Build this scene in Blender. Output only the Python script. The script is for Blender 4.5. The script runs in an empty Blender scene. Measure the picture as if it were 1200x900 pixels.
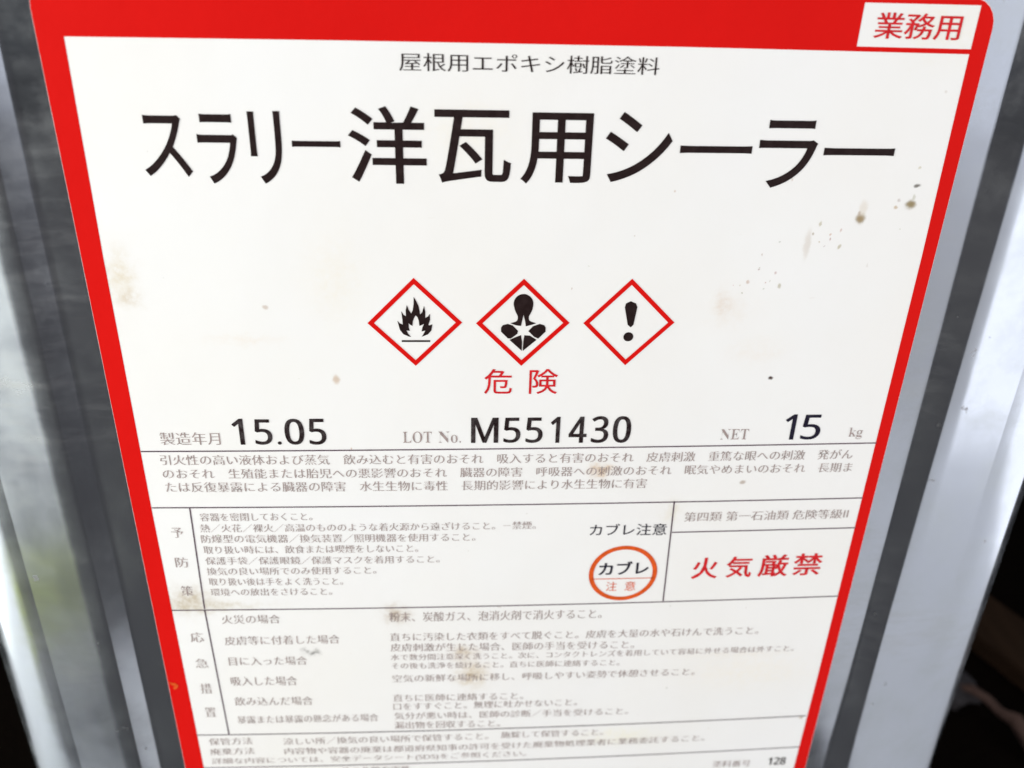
import bpy, bmesh, math, random
from mathutils import Vector
random.seed(7)
SC = bpy.context.scene
COL = SC.collection

# ---------------------------------------------------------------- camera
cam = bpy.data.cameras.new('camera')
cam_o = bpy.data.objects.new('camera', cam); COL.objects.link(cam_o)
cam_o.location = (-0.013565, -0.16686, 0.320078)
cam_o.rotation_euler = tuple(math.radians(a) for a in (62.548, -1.477, -3.541))
cam.sensor_width = 36.0; cam.lens = 31.741
cam.clip_start = 0.005; cam.clip_end = 60.0
cam.dof.use_dof = True; cam.dof.focus_distance = 0.182; cam.dof.aperture_fstop = 14.0
SC.camera = cam_o

# ---------------------------------------------------------------- world, lamps, exposure
W = bpy.data.worlds.new('World'); SC.world = W; W.use_nodes = True
bg = W.node_tree.nodes['Background']
bg.inputs[0].default_value = (0.62, 0.70, 0.80, 1); bg.inputs[1].default_value = 0.10
SC.view_settings.view_transform = 'Standard'; SC.view_settings.look = 'None'
SC.view_settings.exposure = 0.0; SC.view_settings.gamma = 1.0
SC.view_settings.use_curve_mapping = False

def area_lamp(name, loc, target, sx, sy, power, col, spread=180):
    l = bpy.data.lights.new(name, 'AREA'); l.shape = 'RECTANGLE'
    l.size = sx; l.size_y = sy; l.energy = power; l.color = col; l.spread = math.radians(spread)
    o = bpy.data.objects.new(name, l); COL.objects.link(o); o.location = loc
    o.rotation_euler = (Vector(target) - Vector(loc)).to_track_quat('-Z', 'Y').to_euler()
    return o
area_lamp('key_lamp', (-0.08, -1.40, 0.80), (0, 0, 0.10), 1.1, 0.6, 10.9, (1.0, 0.965, 0.93))
area_lamp('right_fill', (1.15, -0.95, 0.60), (0.08, 0, 0.2), 1.8, 1.4, 7.0, (0.88, 0.92, 1.0))  # unseen panel added for bright reflections in the tin's right side
area_lamp('left_fill', (-0.95, -0.40, 0.40), (-0.1, 0, 0.15), 0.7, 0.9, 9.5, (0.97, 1.0, 0.95))  # unseen panel added to brighten reflections on the tin's left side
area_lamp('near_right_fill', (0.40, -0.16, 0.19), (0.0, -0.16, 0.17), 0.42, 0.38, 0.62, (0.90, 0.94, 1.0))  # added just out of view so the right corner post mirrors it
area_lamp('near_left_fill', (-0.30, -0.11, 0.19), (0.0, -0.11, 0.15), 0.28, 0.38, 0.62, (0.93, 1.0, 0.94))  # unseen source added beside the can, brightening its left corner post

# ---- what is printed on the label: lettering (block, text, style, x0, z0, x1, z1, height) and outlines, in mm on the can's front
TEXT = [
    ('product_type_lettering', '屋根用エポキシ樹脂塗料', 'type', -22.41, 295.34, 23.67, 295.34, 3.08),
    ('title_lettering', 'ス', 'title', -68.62, 276.29, -60.26, 276.29, 10.93),
    ('title_lettering', 'ラ', 'title', -58.76, 275.08, -51.74, 275.07, 12.45),
    ('title_lettering', 'リ', 'title', -49.57, 275.16, -43.84, 275.15, 13.0),
    ('title_lettering', 'ー', 'title', -42.08, 281.89, -33.43, 281.9, 1.13),
    ('title_lettering', '洋', 'title', -31.91, 275.34, -17.92, 275.32, 13.96),
    ('title_lettering', '瓦', 'title', -16.4, 275.64, -2.42, 275.63, 13.23),
    ('title_lettering', '用', 'title', -0.51, 275.63, 12.5, 275.62, 12.96),
    ('title_lettering', 'シ', 'title', 15.02, 276.04, 27.42, 276.03, 12.82),
    ('title_lettering', 'ー', 'title', 29.02, 281.58, 42.64, 281.6, 1.41),
    ('title_lettering', 'ラ', 'title', 43.91, 275.23, 55.05, 275.22, 12.61),
    ('title_lettering', 'ー', 'title', 56.44, 281.46, 70.09, 281.48, 1.43),
    ('trade_use_lettering', '業務用', 'badge', 61.53, 302.23, 77.34, 302.17, 4.36),
    ('danger_lettering', '危', 'red', -6.83, 231.01, -1.01, 230.96, 5.85),
    ('danger_lettering', '険', 'red', 2.56, 230.94, 8.52, 230.9, 5.87),
    ('date_lettering', '製造年月', 'mincho_m', -74.62, 219.34, -62.23, 219.24, 3.06),
    ('date_lettering', '1', 'number', -59.52, 219.23, -57.16, 219.22, 6.31),
    ('date_lettering', '5', 'number', -55.01, 219.18, -51.35, 219.15, 6.19),
    ('date_lettering', '.', 'number', -50.41, 219.12, -49.54, 219.13, 0.84),
    ('date_lettering', '0', 'number', -48.74, 219.1, -44.67, 219.08, 6.34),
    ('date_lettering', '5', 'number', -43.72, 219.04, -40.1, 219.02, 6.35),
    ('lot_lettering', 'LOT', 'serif', -23.99, 219.26, -17.88, 219.21, 2.81),
    ('lot_lettering', 'No.', 'serif', -16.42, 219.19, -11.68, 219.14, 2.8),
    ('lot_lettering', 'M', 'number', -9.49, 219.09, -3.64, 219.06, 6.23),
    ('lot_lettering', '5', 'number', -2.54, 219.01, 1.12, 219.01, 6.25),
    ('lot_lettering', '5', 'number', 2.23, 218.95, 5.91, 218.95, 6.3),
    ('lot_lettering', '1', 'number', 7.57, 218.89, 9.6, 218.91, 6.48),
    ('lot_lettering', '4', 'number', 11.54, 218.84, 15.45, 218.84, 6.54),
    ('lot_lettering', '3', 'number', 16.45, 218.78, 20.17, 218.78, 6.68),
    ('lot_lettering', '0', 'number', 21.1, 218.73, 25.07, 218.73, 6.69),
    ('weight_lettering', 'NET', 'serif', 45.01, 219.28, 51.18, 219.26, 2.65),
    ('weight_lettering', '1', 'number_navy', 58.98, 219.12, 61.41, 219.12, 6.38),
    ('weight_lettering', '5', 'number_navy', 62.87, 219.1, 67.17, 219.1, 6.3),
    ('weight_lettering', 'kg', 'serif', 73.79, 219.07, 76.83, 219.12, 2.95),
    ('hazard_statement', '引火性の高い液体および蒸気\u3000飲み込むと有害のおそれ\u3000吸入すると有害のおそれ\u3000皮膚刺激\u3000重篤な眼への刺激\u3000発がん', 'mincho', -75.35, 214.34, 75.79, 213.92, 2.54),
    ('hazard_statement', 'のおそれ\u3000生殖能または胎児への悪影響のおそれ\u3000臓器の障害\u3000呼吸器への刺激のおそれ\u3000眠気やめまいのおそれ\u3000長期ま', 'mincho', -75.34, 210.88, 76.35, 210.5, 2.51),
    ('hazard_statement', 'たは反復暴露による臓器の障害\u3000水生生物に毒性\u3000長期的影響により水生生物に有害', 'mincho', -75.26, 207.42, 29.84, 206.85, 2.58),
    ('prevention_heading', '予', 'mincho', -75.8, 195.26, -73.21, 195.21, 2.7),
    ('prevention_heading', '防', 'mincho', -76.1, 186.96, -73.22, 186.89, 2.83),
    ('prevention_heading', '策', 'mincho', -76.01, 178.69, -73.25, 178.61, 2.9),
    ('prevention_text', '容器を密閉しておくこと。', 'mincho', -69.05, 199.62, -44.64, 199.38, 2.17),
    ('prevention_text', '熱／火花／裸火／高温のもののような着火源から遠ざけること。－禁煙。', 'mincho', -69.44, 196.6, 5.33, 196.04, 2.21),
    ('prevention_text', '防爆型の電気機器／換気装置／照明機器を使用すること。', 'mincho', -69.54, 193.66, -8.38, 192.95, 2.24),
    ('prevention_text', '取り扱い時には、飲食または喫煙をしないこと。', 'mincho', -69.43, 190.61, -21.43, 190.08, 2.21),
    ('prevention_text', '保護手袋／保護眼鏡／保護マスクを着用すること。', 'mincho', -69.4, 187.53, -16.6, 186.89, 2.18),
    ('prevention_text', '換気の良い場所でのみ使用すること。', 'mincho', -69.5, 184.52, -31.18, 184.01, 2.2),
    ('prevention_text', '取り扱い後は手をよく洗うこと。', 'mincho', -69.4, 181.53, -38.98, 180.94, 2.19),
    ('prevention_text', '環境への放出をさけること。', 'mincho', -69.4, 178.46, -41.72, 178.01, 2.19),
    ('rash_warning_lettering', 'カブレ注意', 'gothic_navy', 17.84, 193.85, 35.71, 193.72, 3.31),
    ('rash_warning_badge', 'カブレ', 'gothic_navy_bold', 20.75, 182.26, 32.59, 182.42, 3.88),
    ('rash_warning_badge', '注', 'orange', 22.83, 177.46, 25.4, 177.44, 2.78),
    ('rash_warning_badge', '意', 'orange', 27.35, 177.44, 29.93, 177.45, 2.81),
    ('hazard_class_lettering', '第四類 第一石油類 危険等級Ⅱ', 'mincho_m', 39.45, 197.4, 78.03, 197.63, 2.64),
    ('fire_ban_lettering', '火', 'red_bold', 43.11, 180.58, 49.29, 180.58, 6.3),
    ('fire_ban_lettering', '気', 'red_bold', 51.33, 180.79, 57.55, 180.76, 6.28),
    ('fire_ban_lettering', '厳', 'red_bold', 59.17, 180.85, 66.35, 180.88, 6.55),
    ('fire_ban_lettering', '禁', 'red_bold', 67.57, 181.03, 74.45, 181.04, 6.56),
    ('first_aid_heading', '応', 'mincho', -75.8, 164.49, -72.7, 164.38, 3.11),
    ('first_aid_heading', '急', 'mincho', -75.72, 156.27, -72.69, 156.16, 2.95),
    ('first_aid_heading', '措', 'mincho', -75.65, 147.75, -72.92, 147.65, 3.34),
    ('first_aid_heading', '置', 'mincho', -75.51, 139.73, -72.89, 139.62, 3.16),
    ('first_aid_cases', '火災の場合', 'mincho', -67.87, 169.93, -54.37, 169.73, 2.69),
    ('first_aid_cases', '皮膚等に付着した場合', 'mincho', -68.01, 163.26, -40.85, 162.99, 2.76),
    ('first_aid_cases', '目に入った場合', 'mincho', -67.77, 156.73, -49.09, 156.35, 2.76),
    ('first_aid_cases', '吸入した場合', 'mincho', -68.04, 150.05, -52.03, 149.64, 3.03),
    ('first_aid_cases', '飲み込んだ場合', 'mincho', -67.93, 143.27, -48.72, 142.79, 2.92),
    ('first_aid_cases', '暴露または暴露の懸念がある場合', 'mincho', -67.96, 137.0, -32.73, 136.41, 2.7),
    ('first_aid_text', '粉末、炭酸ガス、泡消火剤で消火すること。', 'mincho', -28.77, 169.35, 22.4, 169.02, 2.99),
    ('first_aid_text', '直ちに汚染した衣類をすべて脱ぐこと。皮膚を大量の水や石けんで洗うこと。', 'mincho', -28.79, 163.33, 62.23, 162.7, 2.53),
    ('first_aid_text', '皮膚刺激が生じた場合、医師の手当を受けること。', 'mincho', -28.79, 159.94, 31.27, 159.04, 2.57),
    ('first_aid_text', '水で数分間注意深く洗うこと。次に、コンタクトレンズを着用していて容易に外せる場合は外すこと。', 'mincho', -28.82, 157.04, 72.29, 156.7, 2.04),
    ('first_aid_text', 'その後も洗浄を続けること。直ちに医師に連絡すること。', 'mincho', -28.72, 154.21, 28.1, 153.41, 2.06),
    ('first_aid_text', '空気の新鮮な場所に移し、呼吸しやすい姿勢で休憩させること。', 'mincho', -28.66, 149.74, 47.72, 149.41, 2.47),
    ('first_aid_text', '直ちに医師に連絡すること。', 'mincho', -28.78, 143.11, 4.14, 142.66, 2.42),
    ('first_aid_text', '口をすすぐこと。無理に吐かせないこと。', 'mincho', -28.78, 140.12, 18.1, 139.87, 2.45),
    ('first_aid_text', '気分が悪い時は、医師の診断／手当を受けること。', 'mincho', -28.67, 136.84, 31.74, 136.14, 2.43),
    ('first_aid_text', '漏出物を回収すること。', 'mincho', -28.68, 133.47, -1.55, 133.06, 2.51),
    ('storage_text', '保管方法', 'mincho', -75.94, 129.6, -65.01, 129.51, 2.46),
    ('storage_text', '涼しい所／換気の良い場所で保管すること。', 'mincho', -57.31, 128.84, -4.58, 128.55, 2.48),
    ('storage_text', '施錠して保管すること。', 'mincho', -1.24, 128.81, 25.72, 128.78, 2.36),
    ('storage_text', '廃棄方法', 'mincho', -76.08, 125.95, -64.87, 125.89, 2.4),
    ('storage_text', '内容物や容器の廃棄は都道府県知事の許可を受けた廃棄物処理業者に業務委託すること。', 'mincho', -57.3, 125.37, 53.28, 125.39, 2.36),
    ('storage_text', '詳細な内容については、安全データシート(SDS)をご参照ください。', 'mincho', -76.07, 122.36, 5.59, 121.43, 2.47),
    ('footnote_lettering', '他の危険有害性', 'mincho', -43.24, 117.1, -25.07, 117.02, 2.61),
    ('footer_lettering', '塗料番号', 'mincho_m', 56.86, 114.97, 67.33, 114.86, 2.47),
    ('footer_lettering', '128', 'num_small', 72.26, 115.13, 77.14, 115.09, 2.88),
]
RULES = [(-78.95, 217.79, 80.63, 218.04), (-78.95, 203.38, 80.46, 203.3), (-78.88, 174.42, 80.47, 174.32), (-78.6, 133.36, 79.73, 133.58), (-78.44, 121.38, 79.95, 121.79), (-70.88, 203.19, -71.38, 174.67), (-71.41, 174.41, -70.61, 133.4), (36.66, 203.15, 37.09, 173.96), (37.02, 194.43, 80.59, 194.88)]
FLAME = [(-22.17, 244.26), (-23.2, 244.77), (-23.84, 245.69), (-24.31, 247.7), (-23.79, 247.11), (-23.24, 246.88), (-23.31, 247.97), (-23.46, 249.77), (-23.03, 248.98), (-22.56, 248.69), (-22.59, 249.99), (-22.33, 251.11), (-22.01, 250.1), (-21.51, 249.27), (-21.19, 249.99), (-20.99, 251.33), (-20.95, 252.84), (-20.48, 251.95), (-20.03, 250.89), (-19.85, 249.88), (-19.76, 249.05), (-19.34, 249.54), (-18.94, 250.93), (-18.72, 249.65), (-18.74, 248.3), (-18.22, 248.64), (-17.83, 249.2), (-17.79, 247.96), (-18.14, 246.83), (-18.0, 246.67), (-17.35, 246.94), (-17.58, 245.57), (-18.28, 244.72), (-19.55, 244.17), (-19.12, 244.88), (-18.79, 245.57), (-19.53, 245.34), (-19.36, 246.26), (-19.01, 247.01), (-19.92, 246.55), (-20.06, 247.74), (-20.29, 248.46), (-20.64, 248.87), (-20.98, 248.3), (-21.25, 247.51), (-21.33, 246.56), (-21.79, 246.83), (-22.09, 247.17), (-22.07, 246.26), (-21.88, 245.5), (-22.55, 245.57), (-22.25, 244.89), (-21.65, 244.17)]
FLAME_BAR = [(-23.55, 243.44), (-17.84, 243.42), (-17.85, 243.03), (-23.56, 243.04)]
HEALTH = [[(-1.07, 250.82), (-1.13, 251.18), (-1.14, 251.54), (-1.09, 251.9), (-0.98, 252.24), (-0.82, 252.56), (-0.61, 252.84), (-0.35, 253.07), (-0.06, 253.25), (0.26, 253.38), (0.59, 253.44), (0.93, 253.44), (1.27, 253.38), (1.6, 253.25), (1.9, 253.07), (2.17, 252.84), (2.4, 252.56), (2.59, 252.25), (2.72, 251.9), (2.79, 251.54), (2.8, 251.18), (2.76, 250.82), (2.63, 250.07), (2.37, 249.42), (2.0, 248.67), (1.98, 248.08), (2.11, 247.73), (2.5, 247.47), (3.52, 247.14), (2.73, 246.81), (1.43, 246.44), (1.29, 247.47), (0.9, 248.99), (0.63, 247.47), (0.46, 246.53), (-0.6, 246.68), (-1.72, 247.14), (-0.62, 247.47), (-0.34, 247.73), (-0.23, 248.08), (-0.25, 248.67), (-0.61, 249.42), (-0.89, 250.07)], [(-3.57, 246.16), (-3.22, 246.71), (-2.22, 246.99), (-1.2, 246.64), (-0.12, 245.45), (-0.24, 244.79), (-1.53, 243.73), (-2.14, 243.79), (-3.55, 245.28)], [(1.99, 245.38), (2.88, 246.46), (4.24, 246.98), (5.16, 246.7), (5.49, 246.15), (5.48, 245.26), (4.06, 243.71), (3.23, 244.11)], [(-1.81, 243.46), (-0.42, 244.12), (0.52, 244.52), (0.79, 243.05), (0.79, 240.96)], [(1.21, 244.47), (2.35, 244.38), (3.73, 243.45), (0.99, 240.96), (1.03, 243.05)]]
EXCLAIM = [[(21.47, 251.43), (22.42, 251.92), (23.5, 251.43), (23.86, 250.63), (23.39, 246.75), (22.86, 246.18), (22.22, 246.75), (21.31, 250.63)], [(23.59, 244.08), (23.54, 244.4), (23.4, 244.68), (23.17, 244.91), (22.89, 245.05), (22.57, 245.1), (22.25, 245.05), (21.97, 244.91), (21.74, 244.68), (21.6, 244.4), (21.55, 244.08), (21.6, 243.76), (21.74, 243.48), (21.97, 243.25), (22.25, 243.11), (22.57, 243.06), (22.89, 243.11), (23.17, 243.25), (23.4, 243.48), (23.54, 243.76)]]
DIAMONDS = [[(-30.25, 247.19), (-20.87, 256.8), (-11.38, 247.3), (-20.88, 237.65)], [(-8.63, 247.11), (0.76, 256.67), (10.3, 247.2), (0.78, 237.55)], [(13.09, 247.14), (22.29, 256.72), (31.8, 247.25), (22.46, 237.59)]]

# ---------------------------------------------------------------- materials
class NT:
    """Small wrapper: wires up nodes of one material."""
    def __init__(s, name):
        s.m = bpy.data.materials.new(name); s.m.use_nodes = True
        s.t = s.m.node_tree; s.b = s.t.nodes['Principled BSDF']
    def n(s, kind, **kw):
        x = s.t.nodes.new(kind)
        for k, v in kw.items():
            if k == 'ins':
                for i, w in v.items():
                    if hasattr(w, 'is_linked') or hasattr(w, 'links'): s.t.links.new(w, x.inputs[i])
                    else: x.inputs[i].default_value = w
            else: setattr(x, k, v)
        return x
    def math(s, op, a, b=0.0, clamp=False):
        x = s.n('ShaderNodeMath', operation=op, use_clamp=clamp, ins={0: a, 1: b}); return x.outputs[0]
    def noise(s, vec, scale, detail=4.0, rough=0.55, out=0, dist=0.0):
        x = s.n('ShaderNodeTexNoise', ins={'Vector': vec, 'Scale': scale, 'Detail': detail, 'Roughness': rough, 'Distortion': dist}); return x.outputs[out]
    def ramp(s, fac, stops):
        x = s.n('ShaderNodeValToRGB', ins={0: fac}); e = x.color_ramp.elements
        e[0].position, e[0].color = stops[0][0], g4(stops[0][1]); e[1].position, e[1].color = stops[-1][0], g4(stops[-1][1])
        for p, c in stops[1:-1]:
            q = e.new(p); q.color = g4(c)
        return x.outputs[0]
    def mix(s, fac, a, b, blend='MIX'):
        x = s.n('ShaderNodeMix', data_type='RGBA', blend_type=blend, clamp_factor=True)
        for i, w in ((0, fac), (6, a), (7, b)):
            if hasattr(w, 'links'): s.t.links.new(w, x.inputs[i])
            else: x.inputs[i].default_value = g4(w) if i else w
        return x.outputs[2]
    def coord(s, scale=(1, 1, 1), rot=(0, 0, 0)):
        c = s.n('ShaderNodeTexCoord').outputs['Object']
        return s.n('ShaderNodeMapping', ins={0: c, 2: rot, 3: scale}).outputs[0]
    def set(s, **kw):
        for k, w in kw.items():
            k = k.replace('_', ' ')
            if hasattr(w, 'links'): s.t.links.new(w, s.b.inputs[k])
            else: s.b.inputs[k].default_value = w
    def bump(s, h, strength, dist):
        x = s.n('ShaderNodeBump', ins={'Strength': strength, 'Distance': dist, 'Height': h})
        s.t.links.new(x.outputs[0], s.b.inputs['Normal'])
def g4(c): return (c, c, c, 1) if isinstance(c, (int, float)) else (tuple(c) + (1,))[:4]

def flat_ink(name, col, rough=0.55, patchy=0.006):
    t = NT(name); v = t.coord()
    f = t.ramp(t.noise(v, 700, 4, .65), [(.40, 0.0), (.78, 1.0)])
    dark = tuple(c * 0.8 for c in col); lite = tuple(min(1, c * 1.15 + patchy) for c in col)
    t.set(Base_Color=t.mix(f, dark, lite), Roughness=rough); t.b.inputs['Specular IOR Level'].default_value = 0.12
    return t.m
INK = dict(stamp=flat_ink('stamp_ink', (0.016, 0.006, 0.007), patchy=.06), black=flat_ink('ink_black', (0.017, 0.007, 0.007)), grey=flat_ink('ink_grey', (0.38, 0.30, 0.285)),
           navy=flat_ink('ink_navy', (0.012, 0.009, 0.024)), red=flat_ink('ink_red', (0.66, 0.016, 0.022)),
           orange=flat_ink('ink_orange', (0.74, 0.10, 0.014)), rule=flat_ink('ink_rule', (0.10, 0.06, 0.085)))
def red_print():
    t = NT('red_print'); v = t.coord()
    c = t.mix(t.noise(v, 28, 6, .65), (0.58, 0.005, 0.004), (0.70, 0.008, 0.006))
    wear = t.math('MULTIPLY', t.ramp(t.noise(v, 480, 4, .7), [(.70, 0.0), (.76, 1.0)]), t.ramp(t.noise(v, 30, 3), [(.50, 0.0), (.62, 1.0)]))
    c = t.mix(t.math('MULTIPLY', wear, .45), c, (0.72, 0.16, 0.12))
    t.set(Base_Color=c, Roughness=0.5); t.b.inputs['Specular IOR Level'].default_value = 0.05
    t.bump(t.noise(v, 260, 3), 0.15, 0.0006)
    return t.m
# stains on the paper: x, z, half width, half height (mm), colour, strength
STAINS = [(-76.5, 257, 2.6, 5.0, (0.62, 0.50, 0.30), .55), (-75.8, 252.5, 1.8, 1.6, (0.50, 0.36, 0.18), .45),
  (66.2, 269.4, .95, 1.0, (0.30, 0.21, 0.10), .95), (66.4, 271.3, .8, 1.6, (0.62, 0.52, 0.40), .4), (75.6, 272.1, 1.1, .9, (0.26, 0.19, 0.08), .95), (76.1, 275.9, .7, .4, (0.12, 0.10, 0.08), .9),
  (54.0, 234.3, .55, .5, (0.05, 0.02, 0.015), 1.0), (-37.2, 234.6, .75, 1.1, (0.50, 0.32, 0.18), .6), (-27.0, 171.6, 2.6, 2.6, (0.34, 0.20, 0.06), .75),
  (-11.0, 158.9, 2.8, 2.2, (0.42, 0.26, 0.08), .75), (-8.8, 151.6, 3.4, 4.0, (0.48, 0.32, 0.10), .75), (-74.6, 177.0, 5.2, 3.6, (0.46, 0.36, 0.22), .8),
  (19.4, 211.6, 2.4, 1.8, (0.55, 0.30, 0.08), .75), (51.8, 208.1, .7, .5, (0.35, 0.25, 0.18), .7), (-47.6, 160.3, 1.5, .9, (0.06, 0.05, 0.04), 1.0),
  (-36, 256, 5, 9, (0.78, 0.68, 0.50), .22), (43, 250, 5, 3.5, (0.76, 0.64, 0.52), .22), (41.5, 251.6, 1.4, 2.6, (0.60, 0.42, 0.28), .35), (50, 240.5, 6, 3, (0.78, 0.66, 0.54), .22),
  (36.5, 200.0, 2.0, 3.0, (0.70, 0.62, 0.46), .5), (-50, 118, 40, 22, (0.83, 0.79, 0.70), .10), (62, 150, 16, 6, (0.84, 0.74, 0.58), .3), (-10, 285, 8, 6, (0.84, 0.76, 0.62), .3),
  (74, 304, 7, 5, (0.80, 0.74, 0.55), .35), (-70, 175.5, 12, 1.2, (0.52, 0.44, 0.30), .6), (30, 128, 10, 3, (0.84, 0.78, 0.55), .45), (78.5, 133, .6, .6, (0.4, 0.3, 0.2), .6),
  (57.5, 156.0, 14, .9, (0.80, 0.72, 0.62), .3), (-55, 243.5, 7, 1.0, (0.76, 0.62, 0.48), .25), (56.5, 264, 0.7, 3.0, (0.55, 0.46, 0.38), .4), (-50.0, 250.5, .6, .5, (.5, .38, .3), .6)]
SPECKS = [(65.9, 270.5, 0.35, 0.39, (0.37, 0.25, 0.17), 0.71), (58.5, 268.2, 0.35, 0.51, (0.34, 0.26, 0.09), 0.79), (42.9, 255.5, 0.12, 0.1, (0.47, 0.15, 0.15), 0.87), (62.7, 266.8, 0.28, 0.38, (0.46, 0.21, 0.16), 0.7), (44.9, 253.6, 0.16, 0.18, (0.28, 0.26, 0.15), 0.88), (63.1, 263.5, 0.35, 0.43, (0.37, 0.3, 0.14), 0.92), (50.2, 256.2, 0.16, 0.21, (0.3, 0.24, 0.13), 0.55), (49.3, 254.6, 0.2, 0.19, (0.23, 0.29, 0.17), 0.54), (47.7, 258.7, 0.2, 0.22, (0.32, 0.16, 0.14), 0.84), (60.8, 266.0, 0.2, 0.23, (0.48, 0.2, 0.08), 0.77), (75.7, 279.2, 0.35, 0.33, (0.4, 0.32, 0.11), 0.66), (72.7, 271.5, 0.35, 0.37, (0.44, 0.26, 0.09), 0.94), (48.0, 261.7, 0.16, 0.25, (0.33, 0.19, 0.11), 0.65), (51.1, 257.9, 0.28, 0.35, (0.38, 0.15, 0.14), 0.71), (50.8, 264.5, 0.28, 0.2, (0.23, 0.26, 0.17), 0.61), (58.9, 264.6, 0.2, 0.17, (0.41, 0.29, 0.1), 0.85), (74.7, 267.1, 0.16, 0.16, (0.27, 0.28, 0.1), 0.58), (60.9, 265.2, 0.2, 0.31, (0.39, 0.18, 0.16), 0.93), (73.2, 273.0, 0.35, 0.39, (0.27, 0.16, 0.13), 0.59), (49.3, 256.0, 0.2, 0.2, (0.43, 0.16, 0.14), 0.77), (57.4, 266.2, 0.28, 0.28, (0.32, 0.22, 0.12), 0.91), (76.0, 273.5, 0.35, 0.56, (0.33, 0.31, 0.17), 0.6), (52.3, 255.3, 0.35, 0.55, (0.36, 0.3, 0.16), 0.89), (44.2, 255.2, 0.12, 0.18, (0.4, 0.31, 0.17), 0.9), (60.0, 263.6, 0.16, 0.18, (0.27, 0.14, 0.13), 0.52), (45.8, 256.1, 0.35, 0.4, (0.42, 0.2, 0.1), 0.74), (47.3, 149.4, 0.18, 0.26, (0.49, 0.36, 0.14), 0.63), (53.9, 130.0, 0.18, 0.18, (0.44, 0.3, 0.14), 0.5), (47.7, 259.1, 0.14, 0.12, (0.29, 0.3, 0.14), 0.67), (3.2, 200.4, 0.14, 0.14, (0.37, 0.33, 0.22), 0.51), (-44.1, 174.6, 0.1, 0.09, (0.27, 0.34, 0.24), 0.61), (-65.7, 195.7, 0.24, 0.3, (0.28, 0.38, 0.14), 0.63), (39.0, 172.4, 0.24, 0.27, (0.34, 0.31, 0.23), 0.38), (-10.0, 190.1, 0.1, 0.15, (0.37, 0.38, 0.24), 0.47), (-4.2, 141.7, 0.24, 0.3, (0.47, 0.31, 0.15), 0.61), (-71.3, 145.0, 0.24, 0.2, (0.3, 0.22, 0.26), 0.43), (-68.6, 256.6, 0.1, 0.08, (0.3, 0.3, 0.23), 0.48), (-28.3, 136.2, 0.14, 0.12, (0.48, 0.39, 0.14), 0.5), (10.3, 254.5, 0.14, 0.21, (0.45, 0.29, 0.23), 0.77), (-35.1, 217.9, 0.18, 0.21, (0.53, 0.28, 0.17), 0.77), (51.2, 276.7, 0.24, 0.31, (0.48, 0.33, 0.21), 0.57), (21.9, 265.6, 0.14, 0.13, (0.41, 0.3, 0.23), 0.78), (13.6, 259.3, 0.14, 0.14, (0.33, 0.32, 0.18), 0.45), (28.9, 274.5, 0.18, 0.23, (0.5, 0.32, 0.22), 0.79), (57.9, 171.2, 0.18, 0.2, (0.38, 0.23, 0.19), 0.49), (41.0, 145.0, 0.24, 0.31, (0.33, 0.32, 0.26), 0.64), (-67.9, 280.8, 0.1, 0.14, (0.38, 0.35, 0.27), 0.56), (-38.5, 159.6, 0.1, 0.15, (0.5, 0.25, 0.16), 0.47), (-44.7, 234.8, 0.1, 0.14, (0.34, 0.37, 0.18), 0.54), (34.4, 135.7, 0.1, 0.1, (0.52, 0.21, 0.2), 0.68), (-22.9, 126.7, 0.18, 0.2, (0.4, 0.24, 0.22), 0.78), (-14.9, 209.1, 0.1, 0.14, (0.29, 0.29, 0.2), 0.59)]   # small splashes: a scatter across the upper right and a few elsewhere
BIG = {(q[0], q[1]) for q in STAINS}
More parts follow.
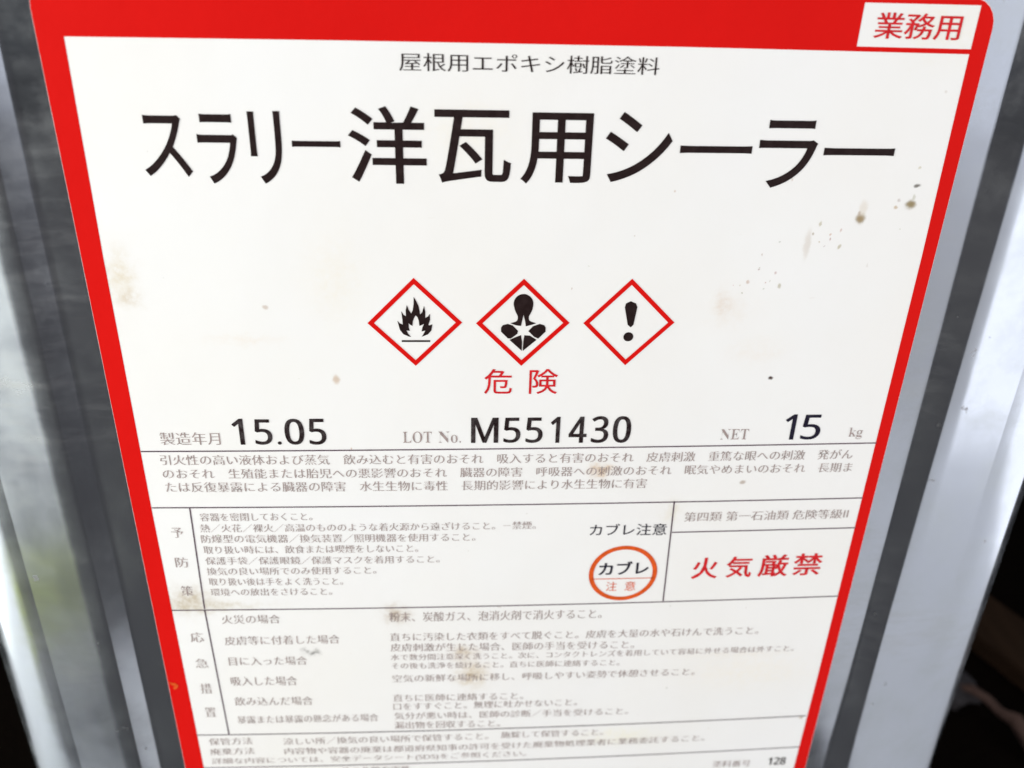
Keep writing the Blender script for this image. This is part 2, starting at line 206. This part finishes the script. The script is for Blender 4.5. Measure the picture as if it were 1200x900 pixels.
def paper():
    t = NT('label_paper'); c = t.n('ShaderNodeTexCoord').outputs['Object']
    wob = t.noise(c, 330, 5, .65, out=1)
    sub = t.n('ShaderNodeVectorMath', operation='SUBTRACT', ins={0: wob, 1: (.5, .5, .5)}).outputs[0]
    wob2 = t.n('ShaderNodeVectorMath', operation='SCALE', ins={0: sub, 'Scale': 0.0055}).outputs[0]
    p = t.n('ShaderNodeVectorMath', operation='ADD', ins={0: c, 1: wob2}).outputs[0]
    sep = t.n('ShaderNodeSeparateXYZ', ins={0: p}); X1, Z1 = sep.outputs[0], sep.outputs[2]
    wob3 = t.n('ShaderNodeVectorMath', operation='SCALE', ins={0: sub, 'Scale': 0.0014}).outputs[0]
    p3 = t.n('ShaderNodeVectorMath', operation='ADD', ins={0: c, 1: wob3}).outputs[0]
    sep3 = t.n('ShaderNodeSeparateXYZ', ins={0: p3}); X3, Z3 = sep3.outputs[0], sep3.outputs[2]
    col = t.mix(t.ramp(t.noise(c, 14, 6, .6), [(.35, 0.0), (.75, 1.0)]), (0.840, 0.824, 0.820), (0.820, 0.790, 0.758))
    grain = t.noise(c, 1500, 3, .7)
    broken = t.ramp(t.noise(c, 520, 5, .7), [(.30, 0.15), (.62, 1.0)])
    for x, z, a, b, sc, k in STAINS + SPECKS:
        small = a < 1.3; X, Z = (X3, Z3) if small else (X1, Z1)
        dx = t.math('MULTIPLY', t.math('SUBTRACT', X, x / 1000), 1000 / a)
        dz = t.math('MULTIPLY', t.math('SUBTRACT', Z, z / 1000), 1000 / b)
        r2 = t.math('ADD', t.math('MULTIPLY', dx, dx), t.math('MULTIPLY', dz, dz))
        if small: r2 = t.math('MULTIPLY', r2, r2)
        f = t.math('POWER', 2.718, t.math('MULTIPLY', r2, -1.1))
        f = t.math('MULTIPLY', f, k if (x, z) in BIG else k * .65)
        if not small: f = t.math('MULTIPLY', f, broken)
        col = t.mix(f, col, tuple(sc))
    # fine scattered flecks of dirt
    fleck = t.ramp(t.noise(c, 210, 2, .5), [(.765, 0.0), (.80, 1.0)])
    col = t.mix(t.math('MULTIPLY', fleck, .45), col, (0.42, 0.33, 0.26))
    streak = t.ramp(t.noise(t.coord((160, 160, 900), (0, math.radians(38), 0)), 1, 3, .6), [(.70, 0.0), (.78, 1.0)])
    smask = t.ramp(t.noise(c, 22, 2), [(.52, 0.0), (.64, 1.0)])
    col = t.mix(t.math('MULTIPLY', t.math('MULTIPLY', streak, smask), .32), col, (0.55, 0.44, 0.34))
    t.set(Base_Color=col, Roughness=0.5); t.b.inputs['Specular IOR Level'].default_value = 0.3
    t.bump(t.math('ADD', t.math('ADD', t.noise(c, 45, 3), t.math('MULTIPLY', t.noise(c, 16, 2), 2.5)), t.math('MULTIPLY', grain, .05)), 0.13, 0.002)
    return t.m
def tinplate():
    t = NT('tinplate'); c = t.coord()
    blot = t.noise(c, 38, 6, .65)
    scr = t.noise(t.coord((75, 75, 300), (0, math.radians(17), 0)), 1, 7, .72)
    scr2 = t.noise(t.coord((500, 500, 60), (0, math.radians(12), 0)), 1, 4, .7)
    scm = t.ramp(t.noise(c, 16, 4, .6), [(.48, 0.0), (.66, 1.0)])
    rub = t.math('MULTIPLY', t.ramp(scr, [(.45, 0.0), (.80, 1.0)]), scm)
    spot = t.ramp(t.noise(c, 170, 3, .6), [(.70, 0.0), (.76, 1.0)])
    base = t.mix(blot, (0.68, 0.70, 0.755), (0.60, 0.62, 0.675))
    film = t.ramp(t.noise(c, 75, 7, .7), [(.44, 0.0), (.78, 1.0)])
    base = t.mix(t.math('MULTIPLY', film, .28), base, (0.50, 0.52, 0.46))
    base = t.mix(t.math('MULTIPLY', rub, .5), base, (0.50, 0.47, 0.43))
    base = t.mix(t.math('MULTIPLY', spot, .6), base, (0.22, 0.19, 0.17))
    r = t.math('ADD', t.math('MULTIPLY', blot, .10), 0.13)
    r = t.math('ADD', r, t.math('MULTIPLY', film, .10)); r = t.math('ADD', r, t.math('MULTIPLY', rub, .08)); r = t.math('ADD', r, t.math('MULTIPLY', spot, .2), True)
    t.set(Base_Color=base, Roughness=r, Metallic=t.math('SUBTRACT', 1.0, t.math('MULTIPLY', rub, .08)))
    h = t.math('ADD', t.noise(c, 24, 3), t.math('MULTIPLY', scr2, .006))
    t.bump(h, 0.10, 0.003)
    return t.m
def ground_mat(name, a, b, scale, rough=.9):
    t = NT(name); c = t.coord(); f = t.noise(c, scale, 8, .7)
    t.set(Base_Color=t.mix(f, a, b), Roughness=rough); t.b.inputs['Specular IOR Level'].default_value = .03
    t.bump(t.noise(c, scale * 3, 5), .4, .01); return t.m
PAPER, RED, TIN = paper(), red_print(), tinplate()

# ---------------------------------------------------------------- mesh helpers
def link(name, me, parent=None, mats=()):
    o = bpy.data.objects.new(name, me); COL.objects.link(o)
    if parent: o.parent = parent
    for m in mats: me.materials.append(m)
    return o
def bm_obj(name, bm, mats, parent=None, smooth=False):
    me = bpy.data.meshes.new(name); bm.to_mesh(me); bm.free()
    o = link(name, me, parent, mats)
    if smooth:
        for p in me.polygons: p.use_smooth = True
    return o
def slab_loop(bm, loop, y, holes=(), mi=0):
    """Flat print on the label: fill loop (x, z in mm), leaving the holes, at depth y (m)."""
    edges = []
    for lp in (loop,) + tuple(holes):
        vs = [bm.verts.new((x / 1000, y, z / 1000)) for x, z in lp]
        edges += [bm.edges.new((vs[i], vs[(i + 1) % len(vs)])) for i in range(len(vs))]
    r = bmesh.ops.triangle_fill(bm, edges=edges, use_beauty=True, normal=(0, -1, 0))
    fs = [f for f in r['geom'] if isinstance(f, bmesh.types.BMFace)]
    for f in fs:
        f.material_index = mi; f.normal_update()
        if f.normal.y > 0: f.normal_flip()
def sag(x, x0, x1, z):
    """How far the print bows below the straight line between its ends (mm); the sheet was pasted on slightly bowed."""
    return (.6 + .0143 * (218 - z)) * 1e-4 * (x - x0) * (x1 - x) if x1 > x0 else 0
def stroke(bm, x0, z0, x1, z1, w, y, mi=0):
    d = Vector((x1 - x0, z1 - z0)).normalized() * (w / 2); n = (-d.y, d.x)
    slab_loop(bm, [(x0 + n[0], z0 + n[1]), (x1 + n[0], z1 + n[1]), (x1 - n[0], z1 - n[1]), (x0 - n[0], z0 - n[1])], y, mi=mi)
Y_RED, Y_INK = -0.00026, -0.00030

# glyphs: (ink, thickening of upright strokes, thickening of level strokes), as shares of the letter height
STYLE = dict(type=('black', .002, -.010), title=('black', .011, .008), badge=('red', .016, .006), red=('red', .006, .004), red_bold=('red', .018, .012),
  mincho=('grey', .006, -.016), mincho_m=('grey', .006, -.016), number=('stamp', .024, .010), number_navy=('navy', .020, .006), num_small=('black', .03, .01),
  serif=('grey', -.026, .0), gothic_navy=('navy', .006, .0), gothic_navy_bold=('navy', .026, .014), orange=('orange', .0, -.006))
SERIF = {ord(c): 0x1D400 + i for i, c in enumerate('ABCDEFGHIJKLMNOPQRSTUVWXYZ')}
SERIF.update({ord(c): 0x1D41A + i for i, c in enumerate('abcdefghijklmnopqrstuvwxyz')})
SANS = {48 + i: 0x1D7E2 + i for i in range(10)}; SANS[ord('M')] = 0x1D5AC
def glyph_mesh(s, style):
    cu = bpy.data.curves.new('lettering', 'FONT'); cu.size = 1.0; cu.resolution_u = 6 if style == 'title' else 3
    cu.body = s.translate(SERIF if style == 'serif' else SANS if style.startswith('num') else {})
    o = bpy.data.objects.new('lettering', cu); COL.objects.link(o)
    dg = bpy.context.evaluated_depsgraph_get()
    me = bpy.data.meshes.new_from_object(o.evaluated_get(dg))
    bpy.data.objects.remove(o); bpy.data.curves.remove(cu)
    return me
def add_text(bm, s, style, x0, z0, x1, z1, h, mi):
    """Put a line of lettering so that its ink fills the box from (x0, z0) to x1, h tall (mm), its foot running to z1."""
    me = glyph_mesh(s, style); _, ex, ez = STYLE[style]; ex *= h; ez *= h
    xs = [v.co.x for v in me.vertices]; ys = [v.co.y for v in me.vertices]
    ax, bx, ay, by = min(xs), max(xs), min(ys), max(ys)
    kx = (x1 - x0 - 2 * ex) / max(bx - ax, 1e-6); ky = (h - 2 * ez) / max(by - ay, 1e-6)
    P = [Vector(((v.co.x - ax) * kx + x0 + ex, (v.co.y - ay) * ky + z0 + ez)) for v in me.vertices]
    count = {}
    for p in me.polygons:
        vs = list(p.vertices)
        for i in range(len(vs)):
            e = (vs[i], vs[(i + 1) % len(vs)]); count[e] = count.get(e, 0) + 1
    N = [[] for _ in P]
    for (a, b) in count:
        if (b, a) in count: continue
        d = P[b] - P[a]
        if d.length < 1e-7: continue
        d.normalize(); n = Vector((d.y, -d.x)); N[a].append(n); N[b].append(n)
    out = []
    for p, ns in zip(P, N):
        if ns:
            n = sum(ns, Vector((0, 0)))
            if n.length > 1e-5:
                n.normalize(); c = max(.55, min(n.dot(q) for q in ns)); n /= c
            p = Vector((p.x + n.x * ex, p.y + n.y * ez))
        out.append(Vector((p.x, p.y + (z1 - z0) * (p.x - x0) / max(x1 - x0, 1e-6) - sag(p.x, x0, x1, z0))))
    bv = [bm.verts.new((p.x / 1000, Y_INK, p.y / 1000)) for p in out]
    for p in me.polygons:
        vs = [bv[i] for i in p.vertices]
        if len(set(vs)) > 2:
            try: f = bm.faces.new(vs); f.material_index = mi
            except ValueError: pass
    bpy.data.meshes.remove(me)

# ---------------------------------------------------------------- the setting
def sheet(name, pts, z, mat):
    bm = bmesh.new(); bm.faces.new([bm.verts.new((x, y, z)) for x, y in pts]); o = bm_obj(name, bm, [mat]); o['kind'] = 'structure'; return o
sheet('ground', [(-20, -20), (20, -20), (20, 20), (-20, 20)], -0.004, ground_mat('shaded_earth', (0.0012, 0.0008, 0.0005), (0.005, 0.003, 0.002), 9))  # near-black colour stands in for the shade behind the can
sheet('pale_reflection_floor', [(-3, -3.5), (3, -3.5), (3, 0.06), (-3, 0.06)], 0, ground_mat('pale_reflection_tone', (0.60, 0.61, 0.64), (0.72, 0.73, 0.76), 14))  # pale unseen floor added in front to brighten the tin's reflections
sheet('dark_reflection_sheet', [(-.10, -.03), (-.19, -.11), (-.95, -1.05), (-1.9, -2.2), (1.2, -2.2), (.30, -.60), (.17, -.36), (.13, -.20), (.15, -.10), (.14, -.05), (.015, -.05), (.01, -.17), (-.02, -.19), (-.045, -.12), (-.06, -.05)], 0.002, ground_mat('dark_reflection_tone', (0.045, 0.045, 0.05), (0.10, 0.098, 0.10), 20))  # added unseen sheet, cut to shape the dark bands mirrored in the tin

# ---------------------------------------------------------------- the can
can = bpy.data.objects.new('tin_can', None); COL.objects.link(can)
can['label'] = 'square silver tin can with a large white and red printed label, standing on dark ground'
can['category'] = 'can'
HALF = 0.1275; CY = -0.0022 + HALF          # the corner posts stand 2.2 mm proud of the label panel
def can_profile(grow=0.0, beads=True):
    q = []                                   # front side in (x, d), d = distance out from the can's axis, right half up to the corner
    if beads:
        q += [(0, -.0022), (.0880, -.0022), (.0886, -.0022), (.0890, -.00212), (.0894, -.00197), (.0896, -.00187), (.0931, -.00015), (.0933, -.00006), (.0938, .00003), (.0943, .00005), (.0962, .00003), (.0970, -.00002), (.0976, -.00008)]
        q += [(.1084, -.0011), (.1087, -.00111), (.1108, -.00112), (.1122, -.00120), (.1138, -.00142), (.1158, -.00185), (.1180, -.0026)]
        a0, R = 24, .0082
    else:
        q += [(0, 0), (.05, 0), (.1080, -.0005)]; a0, R = 6, .014
    x, d = q[-1]; pts = [(x, HALF + d + grow) for x, d in q]
    # round the corner symmetrically about the diagonal
    x0, y0 = pts[-1]; a = math.radians(a0); cx = x0 - R * math.sin(a); cyy = y0 - R * math.cos(a)
    s = (cx + cyy) / 2; k = 8
    # arc from a0 to 45 deg, stretched so that it ends on the diagonal
    ex, ey = cx + R * math.sin(math.pi / 4), cyy + R * math.cos(math.pi / 4); corr = (ey - ex) / 2
    for i in range(1, k + 1):
        th = a + (math.pi / 4 - a) * i / k; w = i / k
        pts.append((cx + R * math.sin(th) + corr * w, cyy + R * math.cos(th) - corr * w))
    half = pts + [(d, x) for x, d in reversed(pts[:-1])]   # front centre ... diagonal ... right side centre
    loop = []
    for r in range(4):
        c, sn = [(1, 0), (0, 1), (-1, 0), (0, -1)][r]
        for x, d in half[:-1]:
            px, py = x, -d                      # front faces -y
            loop.append((px * c - py * sn, px * sn + py * c + CY))
    return loop
def loft(name, rings, mats, parent, cap_top=False, cap_bot=False, sharp=40):
    bm = bmesh.new(); prev = None; first = None
    for loop, z in rings:
        vs = [bm.verts.new((x, y, z)) for x, y in loop]
        if prev:
            for i in range(len(vs)):
                j = (i + 1) % len(vs); bm.faces.new((prev[i], prev[j], vs[j], vs[i]))
        else: first = vs
        prev = vs
    if cap_top: bm.faces.new(prev)
    if cap_bot: bm.faces.new(list(reversed(first)))
    bmesh.ops.recalc_face_normals(bm, faces=bm.faces)
    o = bm_obj(name, bm, mats, parent, True)
    return o
BEAD = can_profile(); PLAIN = can_profile(beads=False)
def scale_loop(lp, k): return [(x * k, (y - CY) * k + CY) for x, y in lp]
nb, npl = len(BEAD), len(PLAIN)
body_rings = [(BEAD, z) for z in (0.010, .05, .09, .13, .17, .21, .25, .29, .33, .345)]
loft('body', body_rings, [TIN], can, True, True)
for nm, z0, z1 in (('base_seam', 0.0, .011), ('top_seam', .344, .355)):
    g = .0016
    P = [scale_loop(PLAIN, k) for k in (1.0, 1.012, 1.018, 1.018, 1.012, 1.0)]
    zs = [z0, z0, z0 + .0025, z1 - .0025, z1, z1]
    loft(nm, list(zip(P, zs)), [TIN], can, nm == 'base_seam', nm == 'base_seam')
inner = [(scale_loop(PLAIN, 1.0), .355), (scale_loop(PLAIN, .975), .3545), (scale_loop(PLAIN, .97), .349), (scale_loop(PLAIN, .5), .3485)]
loft('lid', inner, [TIN], can, True)
bm = bmesh.new()
for r0, r1, z, d in ((.022, .022, .352, .008), (.020, .018, .358, .006)):
    m = bmesh.ops.create_cone(bm, cap_ends=True, segments=32, radius1=r0, radius2=r1, depth=d)
    bmesh.ops.translate(bm, vec=(.075, .19, z), verts=m['verts'])
bm_obj('spout_cap', bm, [TIN], can)
bm = bmesh.new(); prev = None
for i in range(13):
    a = math.pi * i / 12; c = (-.055 * math.cos(a), CY, .350 + .022 * math.sin(a))
    vs = [bm.verts.new((c[0], c[1] + dy, c[2] + dz)) for dy, dz in ((-.007, 0), (.007, 0), (.007, .0012), (-.007, .0012))]
    if prev:
        for k in range(4): bm.faces.new((prev[k], prev[(k + 1) % 4], vs[(k + 1) % 4], vs[k]))
    prev = vs
bm_obj('carry_handle', bm, [TIN], can, True)

# ---------------------------------------------------------------- the label
def rounded(l, r, b, t, rad, n=6):
    o = []
    for cx, cz, a0 in ((r - rad, t - rad, 90), (r - rad, b + rad, 0), (l + rad, b + rad, -90), (l + rad, t - rad, -180)):
        for i in range(n + 1):
            a = math.radians(a0 - 90 * i / n); o.append((cx + rad * math.cos(a), cz + rad * math.sin(a)))
    return o
bm = bmesh.new()
lp = rounded(-83.15, 83.2, 84, 309.4, 5)
f_ = [bm.verts.new((x / 1000, -.00022, z / 1000)) for x, z in lp]; b_ = [bm.verts.new((x / 1000, -.00002, z / 1000)) for x, z in lp]
bm.faces.new(f_); bm.faces.new(list(reversed(b_)))
for i in range(len(f_)): bm.faces.new((f_[i], f_[(i + 1) % len(f_)], b_[(i + 1) % len(b_)], b_[i]))
bmesh.ops.recalc_face_normals(bm, faces=bm.faces)
label = bm_obj('label', bm, [PAPER], can)

bm = bmesh.new()
slab_loop(bm, rounded(-83.09, 83.13, 84.1, 309.3, 4.95), Y_RED,
          holes=[[(-78.55, 299.95), (-32.2, 300.17), (27.5, 300.2), (59, 300.02), (80.0, 299.9), (80.45, 262), (80.4, 200), (80.3, 150), (79.9, 113), (79.8, 88), (-78.3, 88), (-78.4, 121), (-78.85, 174), (-79.05, 202), (-79.05, 261)],
                 [(58.9, 308.1), (80.05, 308.08), (80.05, 300.75), (58.9, 300.85)]])
bm_obj('red_border', bm, [RED], label)
bm = bmesh.new()
slab_loop(bm, [(-83.05, 152.2), (-82.2, 151.6), (-81.4, 151.5), (-80.7, 150.7), (-81.0, 149.9), (-81.8, 149.3), (-82.1, 149.9), (-81.6, 150.5), (-82.3, 150.9)], Y_INK - .00004)
bm_obj('torn_nick', bm, [INK['orange']], label)

bm = bmesh.new()
for x0, z0, x1, z1 in RULES:
    n = 14 if abs(x1 - x0) > 20 else 1
    pts = [(x0 + (x1 - x0) * i / n, z0 + (z1 - z0) * i / n) for i in range(n + 1)]
    if n > 1: pts = [(x, z - sag(x, x0, x1, z)) for x, z in pts]
    w = .15
    if n == 1: stroke(bm, x0, z0, x1, z1, 2 * w, Y_INK)
    else: slab_loop(bm, [(x, z + w) for x, z in pts] + [(x, z - w) for x, z in reversed(pts)], Y_INK)
bm_obj('ruled_lines', bm, [INK['rule']], label)

for (kind, dia) in zip(('flame', 'health', 'exclaim'), DIAMONDS):
    bm = bmesh.new(); cx = sum(p[0] for p in dia) / 4; cz = sum(p[1] for p in dia) / 4
    slab_loop(bm, dia, Y_INK, holes=[[(cx + (x - cx) * .862, cz + (z - cz) * .862) for x, z in dia]])
    if kind == 'flame': slab_loop(bm, FLAME, Y_INK, mi=1); slab_loop(bm, FLAME_BAR, Y_INK, mi=1)
    for lp in (HEALTH if kind == 'health' else EXCLAIM if kind == 'exclaim' else []): slab_loop(bm, lp, Y_INK, mi=1)
    o = bm_obj({'flame': 'flame_pictogram', 'health': 'health_hazard_pictogram', 'exclaim': 'exclamation_pictogram'}[kind], bm, [RED, INK['black']], label)

blocks = {}
for row in TEXT: blocks.setdefault(row[0], []).append(row)
for name, rows in blocks.items():
    bm = bmesh.new(); mats = []
    for _, s, style, x0, z0, x1, z1, h in rows:
        k = STYLE[style][0]
        if k not in mats: mats.append(k)
        add_text(bm, s, style, x0, z0, x1, z1, h, mats.index(k))
    if name == 'rash_warning_badge':
        mats.append('orange'); mi = mats.index('orange'); c, ro, ri = (26.6, 182.66), 8.15, 7.05
        ring = [(math.cos(2 * math.pi * i / 64), math.sin(2 * math.pi * i / 64)) for i in range(64)]
        slab_loop(bm, [(c[0] + ro * x, c[1] + ro * z) for x, z in ring], Y_INK, holes=[[(c[0] + ri * x, c[1] + ri * z) for x, z in ring]], mi=mi)
        stroke(bm, 19.35, 181.13, 33.85, 181.17, .22, Y_INK, mi)
    bm_obj(name, bm, [INK[m] for m in mats], label)

# ---------------------------------------------------------------- things in the dark behind the can
def stick(name, pts, rads, mat, seg=10):
    bm = bmesh.new(); prev = None
    for i, (p, r) in enumerate(zip(pts, rads)):
        p = Vector(p); d = (Vector(pts[min(i + 1, len(pts) - 1)]) - Vector(pts[max(i - 1, 0)])).normalized()
        u = d.cross(Vector((0, 0, 1))).normalized(); v = u.cross(d)
        vs = [bm.verts.new(p + (u * math.cos(2 * math.pi * k / seg) + v * math.sin(2 * math.pi * k / seg)) * r * (1 + .15 * math.sin(3 * k + i))) for k in range(seg)]
        if prev:
            for k in range(seg): bm.faces.new((prev[k], prev[(k + 1) % seg], vs[(k + 1) % seg], vs[k]))
        else: bm.faces.new(list(reversed(vs)))
        prev = vs
    bm.faces.new(prev); bmesh.ops.recalc_face_normals(bm, faces=bm.faces)
    return bm_obj(name, bm, [mat], None, True)
def wood(name, a, b, sc):
    t = NT(name); f = t.noise(t.coord(sc), 1, 6, .65); t.set(Base_Color=t.mix(f, a, b), Roughness=.85); t.b.inputs['Specular IOR Level'].default_value = .1
    t.bump(f, .5, .003); return t.m
tw = stick('twig', [(.2215, .134, .0005), (.229, .129, .0035), (.2325, .121, .0045), (.2345, .114, .004), (.2385, .108, .005), (.2395, .099, .003), (.2405, .090, .0005)], [.0012, .0022, .0020, .0022, .0036, .0034, .0030], wood('twig_bark', (.06, .034, .027), (.14, .088, .072), (300, 120, 300)))
tw['label'] = 'short pale brown twig lying in the shade at the lower right behind the can'; tw['category'] = 'twig'
bm = bmesh.new(); bmesh.ops.create_cube(bm, size=1)
bmesh.ops.scale(bm, vec=(.034, .24, .010), verts=bm.verts); bmesh.ops.bevel(bm, geom=bm.edges[:], offset=.0012, segments=2, affect='EDGES')
bmesh.ops.rotate(bm, cent=(0, 0, 0), matrix=__import__('mathutils').Matrix.Rotation(math.radians(22), 3, 'Z'), verts=bm.verts)
bmesh.ops.translate(bm, vec=(.262, .168, .0015), verts=bm.verts)
bd = bm_obj('board', bm, [wood('board_wood', (.012, .006, .003), (.040, .021, .011), (160, 14, 160))])
bd['label'] = 'dark brown weathered board lying on the shaded ground right of the can'; bd['category'] = 'board'
bm = bmesh.new(); bmesh.ops.create_icosphere(bm, subdivisions=3, radius=1)
for v in bm.verts:
    n = 1 + .16 * math.sin(v.co.x * 5 + v.co.y * 3) + .1 * math.sin(v.co.z * 7 + v.co.x * 4); v.co = Vector((v.co.x * .011 * n, v.co.y * .014 * n, max(v.co.z * .006 * n, -.003)))
bmesh.ops.translate(bm, vec=(.224, .137, -.001), verts=bm.verts)
st = bm_obj('stone', bm, [wood('stone_grey', (.020, .018, .020), (.042, .038, .040), (120, 120, 120))], None, True)
st['label'] = 'small dark grey stone beside the twig at the right foot of the can'; st['category'] = 'stone'

bot = bpy.data.objects.new('bottle', None); COL.objects.link(bot); bot.location = (-.214, -.124, 0)
bot['label'] = 'small white bottle with lime green cap, mirrored in the left corner of the tin can'; bot['category'] = 'bottle'
def lathe(name, prof, mat, parent, seg=40):
    bm = bmesh.new(); prev = None
    for r, z in prof:
        vs = [bm.verts.new((r * math.cos(2 * math.pi * k / seg), r * math.sin(2 * math.pi * k / seg), z)) for k in range(seg)]
        if prev:
            for k in range(seg): bm.faces.new((prev[k], prev[(k + 1) % seg], vs[(k + 1) % seg], vs[k]))
        else: bm.faces.new(list(reversed(vs)))
        prev = vs
    bm.faces.new(prev); bmesh.ops.recalc_face_normals(bm, faces=bm.faces); return bm_obj(name, bm, [mat], parent, True)
lathe('bottle_body', [(.017, 0), (.019, .002), (.019, .030), (.018, .034), (.012, .039), (.010, .042)], wood('white_plastic', (.74, .75, .72), (.80, .80, .78), (40, 40, 40)), bot)
lathe('cap', [(.0125, .0425), (.013, .044), (.012, .072), (.010, .075), (.006, .0762)], wood('lime_plastic', (.78, .88, .30), (.84, .92, .38), (60, 60, 60)), bot)
